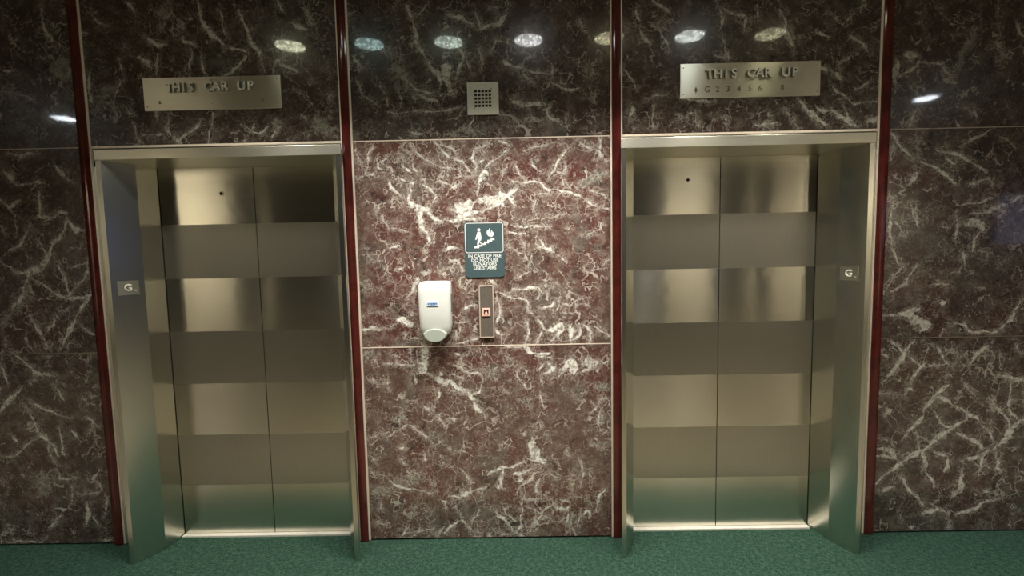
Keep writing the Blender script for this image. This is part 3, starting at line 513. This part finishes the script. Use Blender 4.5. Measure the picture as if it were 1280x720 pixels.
# ================================================================== ELEVATOR ENTRANCES
def band_leaf(name, x0, x1, parent, y=.08, z0=.008, z1=2.1955):
    bm = bmesh.new(); add_box(bm, x0, x1, y, y+.03, z0, z1)
    zs = [2.187*k/7 for k in range(1, 7)]
    for z in zs: bmesh.ops.bisect_plane(bm, geom=bm.verts[:]+bm.edges[:]+bm.faces[:], plane_co=(0, 0, z), plane_no=(0, 0, 1))
    for f in bm.faces:
        k = min(6, int(f.calc_center_median().z/(2.187/7))); f.material_index = 0 if k % 2 == 0 else 1
    return obj(name, bm, [STEEL_A, STEEL_B], parent)
def poly_jamb(name, pts, parent):
    bm = bmesh.new(); add_zprism(bm, pts, 0, 2.196); return obj(name, bm, STEEL_J, parent)
def entrance(i, xs, seam, outer_wall, keyx, keyz):
    """xs: front-outer, front-inner, bend, door edge for the left and right jamb"""
    d = structure(empty('door_%d' % i, (0, 0, 0)))
    L, Rr = xs
    for s, (wo, fo, fi, be, de) in zip((-1, 1), xs):
        pts = [(wo, .0), (fo, -.180), (fo - s*.003, -.187), (fi, -.187), (be, -.055), (de, .082), (de, .115), (wo if abs(wo-de) > .02 else wo + s*.03, .115)]
        if s > 0: pts = pts[::-1]
        poly_jamb('jamb', pts, d)
    x0, x1 = L[1], Rr[1]
    bm = bmesh.new(); add_zprism(bm, [(x0, -.190), (x1, -.190), (Rr[0]+.002, .004), (Rr[0]+.002, .118), (L[0]-.002, .118), (L[0]-.002, .004)], 2.1965, 2.2485)
    obj('door_head', bm, STEEL_H, d, bevel=.0015)
    lx, rx_ = L[4]+.004, Rr[4]-.004
    band_leaf('door_leaf', lx, seam-.0022, d); band_leaf('door_leaf', seam+.0022, rx_, d)
    bm = bmesh.new(); add_box(bm, L[4]-.02, Rr[4]+.02, .112, .14, 0, 2.25); obj('shaft_lining', bm, BLACK, d)
    bm = bmesh.new(); add_box(bm, L[4]+.004, Rr[4]-.004, .048, .078, .0, .010); obj('sill', bm, ALU, d)
    bm = bmesh.new(); add_prism(bm, disc_pts(keyx, keyz, .0085, 18), .0775, .081); k = obj('key_hole', bm, BLACK, d)
    if i == 1:
        bm = bmesh.new()
        o1 = disc_pts(keyx, keyz, .014, 24); i1 = disc_pts(keyx, keyz, .0095, 24)
        a = [bm.verts.new((x, .0772, z)) for x, z in o1]; b = [bm.verts.new((x, .0772, z)) for x, z in i1]; c_ = [bm.verts.new((x, .0805, z)) for x, z in o1]
        for q in range(24):
            r = (q+1) % 24; bm.faces.new((a[q], a[r], b[r], b[q])); bm.faces.new((a[q], c_[q], c_[r], a[r]))
        obj('collar', bm, SCREW, k)
    # steel filler between head and the stone above
    bm = bmesh.new(); add_box(bm, (-2.353 if i == 1 else .599), (-.953 if i == 1 else 1.985), -.006, .03, 2.2985, 2.3100); obj('head_strip', bm, TRIM_METAL, d)
    bm = bmesh.new(); add_box(bm, (-2.343 if i == 1 else .599), (-.953 if i == 1 else 1.985), .006, .03, 2.2, 2.2975); obj('head_filler', bm, BLACK, d)
    return d
entrance(1, [(-2.300, -2.166, -2.137, -2.064, -2.049), (-.952, -.888, -.916, -.985, -1.000)], -1.497, 0, -1.686, 2.049)
entrance(2, [(.598, .549, .574, .644, .660), (1.940, 1.841, 1.813, 1.757, 1.723)], 1.173, 0, .989, 2.069)
# casing strips between jamb and upright, in the plane of the wall
for x0, x1, n in ((-2.343, -2.290, 1), (1.935, 1.985, 2)):
    bm = bmesh.new(); add_box(bm, x0, x1, -.004, .03, .006, 2.2); o = obj('casing_strip', bm, STEEL_H, bpy.data.objects['door_%d' % n])

# ================================================================== PLAQUES
def plaque(name, x0, x1, z0, z1, label, floors):
    w_, h_ = x1-x0, z1-z0
    t = tag(empty(name, (x0, -.0005, z0)), label, 'sign')
    bm = bmesh.new(); add_box(bm, 0, w_, -.006, 0, 0, h_); obj('plate', bm, PLATE, t, bevel=.001)
    kx = w_/.755
    for word, fx0, fx1 in ((('THIS', .178, .385), ('CAR', .455, .635), ('UP', .695, .825)) if not floors else (('THIS', .175, .405), ('CAR', .470, .645), ('UP', .710, .840))):
        n = len(word); step = (fx1-fx0)*w_/n
        for i, ch in enumerate(word):
            bm = bmesh.new(); text_mesh(bm, ch, fx0*w_+(i+.5)*step, h_*.545, .047, -.023, .017, .98, .0019)
            for f in bm.faces: f.normal_update(); f.material_index = 0 if abs(f.normal.y) > .7 else 1
            obj('raised_letter', bm, [LIGHT_METAL, ENGRAVE], t)
    for sx, sz in ((.022, .88), (.022, .12), (.978, .88), (.978, .12), (.495, .90), (.495, .17)):
        bm = bmesh.new(); add_dome(bm, sx*w_, -.006, sz*h_, .0038, .002); obj('screw', bm, SCREW, t, smooth=True)
    if floors:
        for ch, cx in zip('G234568', (.193, .267, .343, .420, .497, .570, .730)):
            bm = bmesh.new(); text_mesh(bm, ch, cx*w_, h_*.17, .030, -.0066, .0006, .95, .0006); obj('floor_numeral', bm, ENGRAVE, t)
        for cx in (.112, .868):
            bm = bmesh.new(); c0, z_ = cx*w_, h_*.235
            add_prism(bm, [(c0, z_-.018), (c0+.006, z_-.005), (c0+.012, z_), (c0+.006, z_+.005), (c0, z_+.018), (c0-.006, z_+.005), (c0-.012, z_), (c0-.006, z_-.005)], -.0067, -.0058)
            obj('direction_mark', bm, ENGRAVE if cx < .5 else LIGHT_METAL, t)
    else:
        for cx, cz in ((.115, .235), (.868, .25)):
            bm = bmesh.new(); add_prism(bm, [(cx*w_-.007, cz*h_-.006), (cx*w_+.007, cz*h_-.006), (cx*w_+.006, cz*h_+.005), (cx*w_, cz*h_+.013), (cx*w_-.006, cz*h_+.005)], -.0067, -.0058)
            obj('direction_mark', bm, ENGRAVE, t)
    return t
plaque('lantern_plaque', -2.025, -1.268, 2.494, 2.669, 'brushed steel THIS CAR UP plaque with no floor numbers, above the left elevator', False)
plaque('lantern_plaque', .911, 1.667, 2.494, 2.676, 'brushed steel THIS CAR UP plaque with faint floor numbers, above the right elevator', True)

# ================================================================== VENT COVER
vx0, vx1, vz0, vz1 = -.248, -.077, 2.433, 2.605
v = tag(empty('vent_cover', (vx0, -.0005, vz0)), 'small square grey-green grille with five rows of holes on the dark marble', 'vent')
W_ = vx1-vx0; H_ = vz1-vz0
bm = bmesh.new()
hx = [W_*(.27 + .113*k) for k in range(5)]; hz = [H_*(.275 + .113*k) for k in range(5)]; hr = .0072
# plate front with real square-ish holes: a grid of cells
gx = sorted([0, W_] + [a-hr for a in hx] + [a+hr for a in hx]); gz = sorted([0, H_] + [a-hr for a in hz] + [a+hr for a in hz])
vmap = {}
def gv(i, j, y):
    if (i, j, y) not in vmap: vmap[(i, j, y)] = bm.verts.new((gx[i], y, gz[j]))
    return vmap[(i, j, y)]
def hole(i, j): return i % 2 == 1 and j % 2 == 1 and 0 < i < len(gx)-1 and 0 < j < len(gz)-1
for i in range(len(gx)-1):
    for j in range(len(gz)-1):
        if not hole(i, j): bm.faces.new((gv(i, j, -.008), gv(i+1, j, -.008), gv(i+1, j+1, -.008), gv(i, j+1, -.008)))
        else:
            q = [(i, j), (i+1, j), (i+1, j+1), (i, j+1)]
            for a in range(4):
                b = (a+1) % 4; bm.faces.new((gv(*q[a], -.008), gv(*q[b], -.008), gv(*q[b], -.001), gv(*q[a], -.001)))
c4 = [(0, 0), (len(gx)-1, 0), (len(gx)-1, len(gz)-1), (0, len(gz)-1)]
nn, mm = len(gx)-1, len(gz)-1
def side(lst): 
    for a, b in zip(lst, lst[1:]): bm.faces.new((gv(*a, -.008), gv(*b, -.008), gv(*b, 0.0), gv(*a, 0.0)))
side([(i, 0) for i in range(nn+1)]); side([(i, mm) for i in range(nn+1)]); side([(0, j) for j in range(mm+1)]); side([(nn, j) for j in range(mm+1)])
obj('face_plate', bm, VENT_M, v)
bm = bmesh.new(); add_box(bm, hx[0]-.012, hx[-1]+.012, -.0009, -.0002, hz[0]-.012, hz[-1]+.012); obj('dark_backing', bm, BLACK, v)
for sx, sz in ((.775, .80), (.225, .20)):
    bm = bmesh.new(); add_dome(bm, W_*sx, -.008, H_*sz, .0035, .0015); obj('screw', bm, ENGRAVE, v, smooth=True)

# ================================================================== FIRE SIGN
sx0, sx1, sz0, sz1 = -.286, -.064, 1.542, 1.850
fs = tag(empty('fire_sign', (sx0, -.0005, sz0)), 'slate green IN CASE OF FIRE USE STAIRS sign with white stair pictogram', 'sign')
SW, SH = sx1-sx0, sz1-sz0
bm = bmesh.new(); add_prism(bm, rrect(0, SW, 0, SH, .012, 5, .024), -.006, 0); obj('sign_panel', bm, SIGN_TEAL, fs)
# white outline round the pictogram
bm = bmesh.new(); oz0 = SH*.445
A = rrect(.004, SW-.004, oz0, SH-.004, .014, 5); B = rrect(.0075, SW-.0075, oz0+.0035, SH-.0075, .0115, 5)
def ring(bm, A, B, y0, y1):
    n = len(A); a0 = [bm.verts.new((x, y0, z)) for x, z in A]; b0 = [bm.verts.new((x, y0, z)) for x, z in B]
    a1 = [bm.verts.new((x, y1, z)) for x, z in A]; b1 = [bm.verts.new((x, y1, z)) for x, z in B]
    for i in range(n):
        j = (i+1) % n
        bm.faces.new((a0[i], a0[j], b0[j], b0[i])); bm.faces.new((a0[i], a1[i], a1[j], a0[j])); bm.faces.new((b0[i], b0[j], b1[j], b1[i]))
ring(bm, A, B, -.0072, -.0055); obj('outline', bm, SIGN_WHITE, fs)
def P(u, v_): return (SW*u, SH*v_)      # fractions of the sign
def u_(px): return (px-322)/(518-322)
def v2(py): return 1-(py-65)/(345-65)
def zpts(lst): return [P(u_(a), v2(b)) for a, b in lst]
bm = bmesh.new()
add_prism(bm, disc_pts(*P(u_(395), v2(104)), .0085, 16), -.0072, -.0055)
add_prism(bm, zpts([(388,114),(402,114),(407,140),(405,158),(399,158),(399,140),(398,160),(412,176),(407,181),(396,166),(391,183),(384,183),(388,158),(388,142),(381,155),(376,152),(383,130)])[::-1], -.0072, -.0055)
obj('walking_figure', bm, SIGN_WHITE, fs)
bm = bmesh.new()
add_prism(bm, zpts([(370,188),(388,188),(388,180),(404,180),(404,172),(420,172),(420,164),(436,164),(436,155),(452,155),(452,147),(471,147),(471,157),(459,157),(459,165),(443,165),(443,173),(427,173),(427,181),(411,181),(411,189),(395,189),(395,197),(370,197)])[::-1], -.0072, -.0055)
obj('stair_pictogram', bm, SIGN_WHITE, fs)
bm = bmesh.new()
add_prism(bm, zpts([(446,140),(436,130),(433,116),(438,104),(440,112),(446,98),(447,96),(450,112),(447,128)])[::-1], -.0072, -.0055)
add_prism(bm, zpts([(451,141),(449,130),(455,114),(457,104),(461,114),(468,120),(468,130),(460,140)])[::-1], -.0072, -.0055)
obj('flame_pictogram', bm, SIGN_WHITE, fs)
bm = bmesh.new()
for s_, py, ww in (('IN CASE OF FIRE', 244, 1.0), ('DO NOT USE', 265, 1.0), ('ELEVATORS', 285, 1.0), ('USE STAIRS', 305, 1.0)):
    text_mesh(bm, s_, SW*.505, SH*v2(py), .0168, -.0072, .0015, 1.06, .00045)
obj('lettering', bm, SIGN_WHITE, fs)

# ================================================================== SANITIZER DISPENSER
dx0, dx1, dz0, dz1 = -.540, -.360, 1.193, 1.527
dt = tag(empty('sanitizer_dispenser', ((dx0+dx1)/2, 0, dz0)), 'white plastic hand sanitizer dispenser with pale push lever on red marble', 'dispenser')
DW, DH = dx1-dx0, dz1-dz0
def loft(bm, secs, n=28):
    """secs: (z, halfwidth, y_front, y_back, power) stacked superellipse sections, front toward -y"""
    rings = []
    for z, hw, yf, yb, pw in secs:
        cy, hy = (yf+yb)/2, abs(yb-yf)/2; rg = []
        for i in range(n):
            a = 2*PI*i/n; ca, sa = math.cos(a), math.sin(a)
            rg.append(bm.verts.new((hw*math.copysign(abs(ca)**(2/pw), ca), cy + hy*math.copysign(abs(sa)**(2/pw), sa), z)))
        rings.append(rg)
    for a, b in zip(rings, rings[1:]):
        for i in range(n): bm.faces.new((a[i], a[(i+1) % n], b[(i+1) % n], b[i]))
    bm.faces.new(rings[0][::-1]); bm.faces.new(rings[-1])
hw = DW/2
bm = bmesh.new()
loft(bm, [(.034, hw*.66, -.060, -.002, 4), (.038, hw*.78, -.078, -.002, 4.5), (.052, hw*.88, -.090, -.002, 5), (.085, hw*.96, -.098, -.002, 5), (.16, hw*.985, -.103, -.002, 5),
          (.28, hw, -.103, -.002, 5), (.312, hw*.985, -.099, -.002, 5), (.326, hw*.94, -.090, -.002, 4.5), (.332, hw*.85, -.078, -.002, 4), (DH, hw*.70, -.066, -.002, 4)])
obj('housing', bm, PLASTIC, dt, smooth=True)
bm = bmesh.new()   # push lever: D-shaped tongue under the housing
rings = []
n = 18
prof = [(-.030, 1.0), (-.092, 1.0), (-.104, .97), (-.109, .90)]
out = [(-hw*.73, .050)] + [(hw*.73*math.cos(PI + PI*k/n), .050 + .048*math.sin(PI + PI*k/n)) for k in range(n+1)] + [(hw*.73, .050), (hw*.45, .070), (0, .077), (-hw*.45, .070)]
cx_, cz_ = 0, .04
for yy, sc in prof: rings.append([bm.verts.new((x*sc, yy, cz_+(z-cz_)*sc)) for x, z in out])
for a, b in zip(rings, rings[1:]):
    for i in range(len(out)): bm.faces.new((a[i], a[(i+1) % len(out)], b[(i+1) % len(out)], b[i]))
bm.faces.new(rings[0]); bm.faces.new(rings[-1][::-1])
obj('push_lever', bm, PLASTIC_GREY, dt, smooth=False, bevel=.001)['label'] = 'pale grey-green push lever'
bm = bmesh.new(); add_box(bm, hw*.965, hw*1.012, -.080, -.030, .165, .265); obj('level_window', bm, PLASTIC_DARK, dt, bevel=.002)['label'] = 'narrow grey level window'
bm = bmesh.new(); add_box(bm, -hw*.42, hw*.24, -.1065, -.102, .203, .226); lg = obj('logo_badge', bm, LOGO_LIGHT, dt); lg['label'] = 'small pale blue logo badge'
bm = bmesh.new()
for k in range(6):
    xa = -hw*.36 + k*hw*.092
    add_box(bm, xa, xa+hw*.07, -.1072, -.1064, .2105 + .001*(k % 2), .2195 - .001*((k+1) % 2))
add_box(bm, -hw*.22, hw*.06, -.1072, -.1064, .2055, .2075)
obj('logo_mark', bm, LOGO_BLUE, lg)
bm = bmesh.new(); loft(bm, [(.012, .012, -.066, -.040, 2), (.036, .014, -.068, -.038, 2)], 14); obj('nozzle', bm, PLASTIC_DARK, dt, smooth=True)

# ================================================================== CALL STATION
cx0, cx1, cz0, cz1 = -.212, -.129, 1.199, 1.496
cs = tag(empty('call_station', (cx0, -.0005, cz0)), 'slim bronze-grey elevator call plate with one lit up button', 'call button')
CW, CH = cx1-cx0, cz1-cz0
bm = bmesh.new(); ring(bm, rrect(0, CW, 0, CH, .003, 2), rrect(.006, CW-.006, .006, CH-.006, .002, 2), -.014, 0); obj('rim', bm, CALL_EDGE, cs)
bm = bmesh.new(); add_box(bm, .0055, CW-.0055, -.012, 0, .0055, CH-.0055); obj('face_plate', bm, CALL_FACE, cs)
bx, bz, br = CW*.475, CH*.495, .0225
bt = empty('up_button', (0, 0, 0)); bt.parent = cs
bm = bmesh.new(); add_box(bm, bx-br, bx+br, -.019, -.011, bz-br, bz+br); add_box(bm, bx-br*.9, bx+br*.9, -.0205, -.011, bz-br*.9, bz+br*.9); obj('button_surround', bm, BUTTON, bt, bevel=.001)
bm = bmesh.new(); add_box(bm, bx-.013, bx+.013, -.0225, -.019, bz-.013, bz+.013); obj('button_face', bm, BUTTON_DARK, bt)
bm = bmesh.new(); add_prism(bm, [(bx-.0075, bz-.008), (bx+.0075, bz-.008), (bx, bz+.009)], -.0235, -.022); obj('arrow', bm, BUTTON_ARROW, bt)

# ================================================================== FLOOR PLATES ON THE JAMBS
def floor_plate(p0, p1, u0, u1, z0, z1, label):
    """p0 -> p1: front-inner corner and bend of the splayed jamb face, as seen left to right"""
    a, b = Vector((*p0, 0)), Vector((*p1, 0)); d = (b-a).normalized(); n = Vector((d.y, -d.x, 0))
    w_, h_ = (u1-u0), z1-z0
    t = tag(empty('floor_plate', a + d*u0 + n*.0008 + Vector((0, 0, z0))), label, 'sign')
    t.rotation_euler = (0, 0, math.atan2(d.y, d.x))
    bm = bmesh.new(); add_box(bm, 0, w_, -.003, 0, 0, h_); obj('plate', bm, PLATE, t, bevel=.0006)
    bm = bmesh.new(); text_mesh(bm, 'G', w_*.48, h_*.30, .036, -.0055, .003, 1, .001); obj('raised_letter', bm, LIGHT_METAL, t)
    bm = bmesh.new()
    for k, (qx, qz) in enumerate(((0, 0), (1, 0), (0, 1), (1, 1))): add_dome(bm, w_*.80 + qx*.006, -.003, h_*.24 + qz*.006, .0016, .001, 8)
    obj('braille_dots', bm, LIGHT_METAL, t)
    return t
floor_plate((-2.137, -.187), (-2.064, -.055), .028, .122, 1.490, 1.566, 'small square G floor plate with raised letter on the left elevator jamb')
floor_plate((1.757, -.055), (1.813, -.187), .018, .112, 1.492, 1.565, 'small square G floor plate with raised letter on the right elevator jamb')

# ================================================================== CEILING DOWNLIGHTS
def downlight():
    t = empty('recessed_downlight')
    bm = bmesh.new(); n = 32
    for (r0, z0), (r1, z1) in zip([(.100, -.001), (.118, -.006), (.122, 0)], [(.118, -.006), (.122, 0), (.122, .0)]):
        if (r0, z0) == (r1, z1): continue
        a = [bm.verts.new((r0*math.cos(2*PI*i/n), r0*math.sin(2*PI*i/n), z0)) for i in range(n)]
        b = [bm.verts.new((r1*math.cos(2*PI*i/n), r1*math.sin(2*PI*i/n), z1)) for i in range(n)]
        for i in range(n): bm.faces.new((a[i], a[(i+1) % n], b[(i+1) % n], b[i]))
    obj('trim_ring', bm, DULL_METAL, t)
    bm = bmesh.new(); add_zprism(bm, [(.100*math.cos(2*PI*i/n), .100*math.sin(2*PI*i/n)) for i in range(n)], -.003, -.0005); obj('lens', bm, LENS, t)
    return t
def spot(t, watts, blend, angle, col=SPOT_COL):
    ld = bpy.data.lights.new('lamp', 'SPOT'); ld.energy = watts; ld.color = col; ld.spot_size = math.radians(angle); ld.spot_blend = blend; ld.shadow_soft_size = .09
    lo = bpy.data.objects.new('lamp', ld); C.objects.link(lo); lo.parent = t; lo.location = (0, 0, -.012)
LAMPS = [(.68, (2.4, 2.5, 1.7)), (.62, (1.0, 1.45, 1.35)), (1.0, (1.7, 2.05, 1.7)), (1.4, (3.0, 3.05, 3.0)), (1.0, (1.9, 1.8, 1.1)), (.85, (2.8, 3.0, 2.8)), (.48, (1.25, 1.2, .75))]
WHICH = ['leftmost', 'second from the left', 'third from the left', 'middle one', 'third from the right', 'second from the right', 'rightmost']
dl = downlight(); first = True
ROW = [-1.605, -1.030, -.455, .122, .700, 1.278, 1.853]
spots_ = [(x, -.857, 'r') for x in ROW] + [(-4.79, -2.416, 's'), (4.325, -2.415, 's'), (2.85, -4.45, 'b'), (-5.4, -4.45, 'b'), (5.4, -4.45, 'b')]  # those by the opposite wall are added, unseen, to brighten its cream panels
for x, y, k in spots_:
    if first: t = dl; first = False
    else:
        t = dl.copy(); C.objects.link(t)
        for ch in dl.children:
            if ch.type == 'LIGHT': continue
            c_ = ch.copy(); C.objects.link(c_); c_.parent = t
    t.location = (x, y, CEIL)
    for ch in t.children:
        if ch.name.startswith('lens'): ch.color = (*(LAMPS[ROW.index(x)][1] if k == 'r' else ((6, 6.5, 7) if k == 's' else (1, .97, .9))), 1)
    if k == 'r': tag(t, 'round recessed ceiling downlight, ' + WHICH[ROW.index(x)] + ' of the seven reflected along the dark marble', 'ceiling light', 'downlights in front of the elevators')
    elif k == 's': tag(t, 'round recessed downlight at the far %s whose glare shows on the side marble' % ('left' if x < 0 else 'right'), 'ceiling light')
    else: tag(t, 'added unseen downlight brightening the opposite lobby wall, ' + {2.85: 'second from its right end', -5.4: 'at its far left end', 5.4: 'at its far right end'}[x], 'ceiling light', 'added downlights by the opposite wall')
for o in [o for o in C.objects if o.name.startswith('recessed_downlight')]:
    x, y = o.location.x, o.location.y
    if y > -1: spot(o, SPOT_W*min(LAMPS, key=lambda L_: abs(ROW[LAMPS.index(L_)]-x))[0], .75, 108)
    else: spot(o, SIDE_W, .6, 130)

# blue information screen on the right-hand wall (it tints the marble and the left jamb)
t = tag(empty('wall_screen', (XR-.04, -2.9, 1.60)), 'wide blue information screen on the right hand lobby wall', 'screen')
bm = bmesh.new(); add_box(bm, 0, .04, -1.35, 1.45, 0, .8); obj('bezel', bm, BLACK, t)
bm = bmesh.new(); add_box(bm, -.004, .001, -1.30, 1.40, .05, .75); obj('display', bm, SCREEN, t)
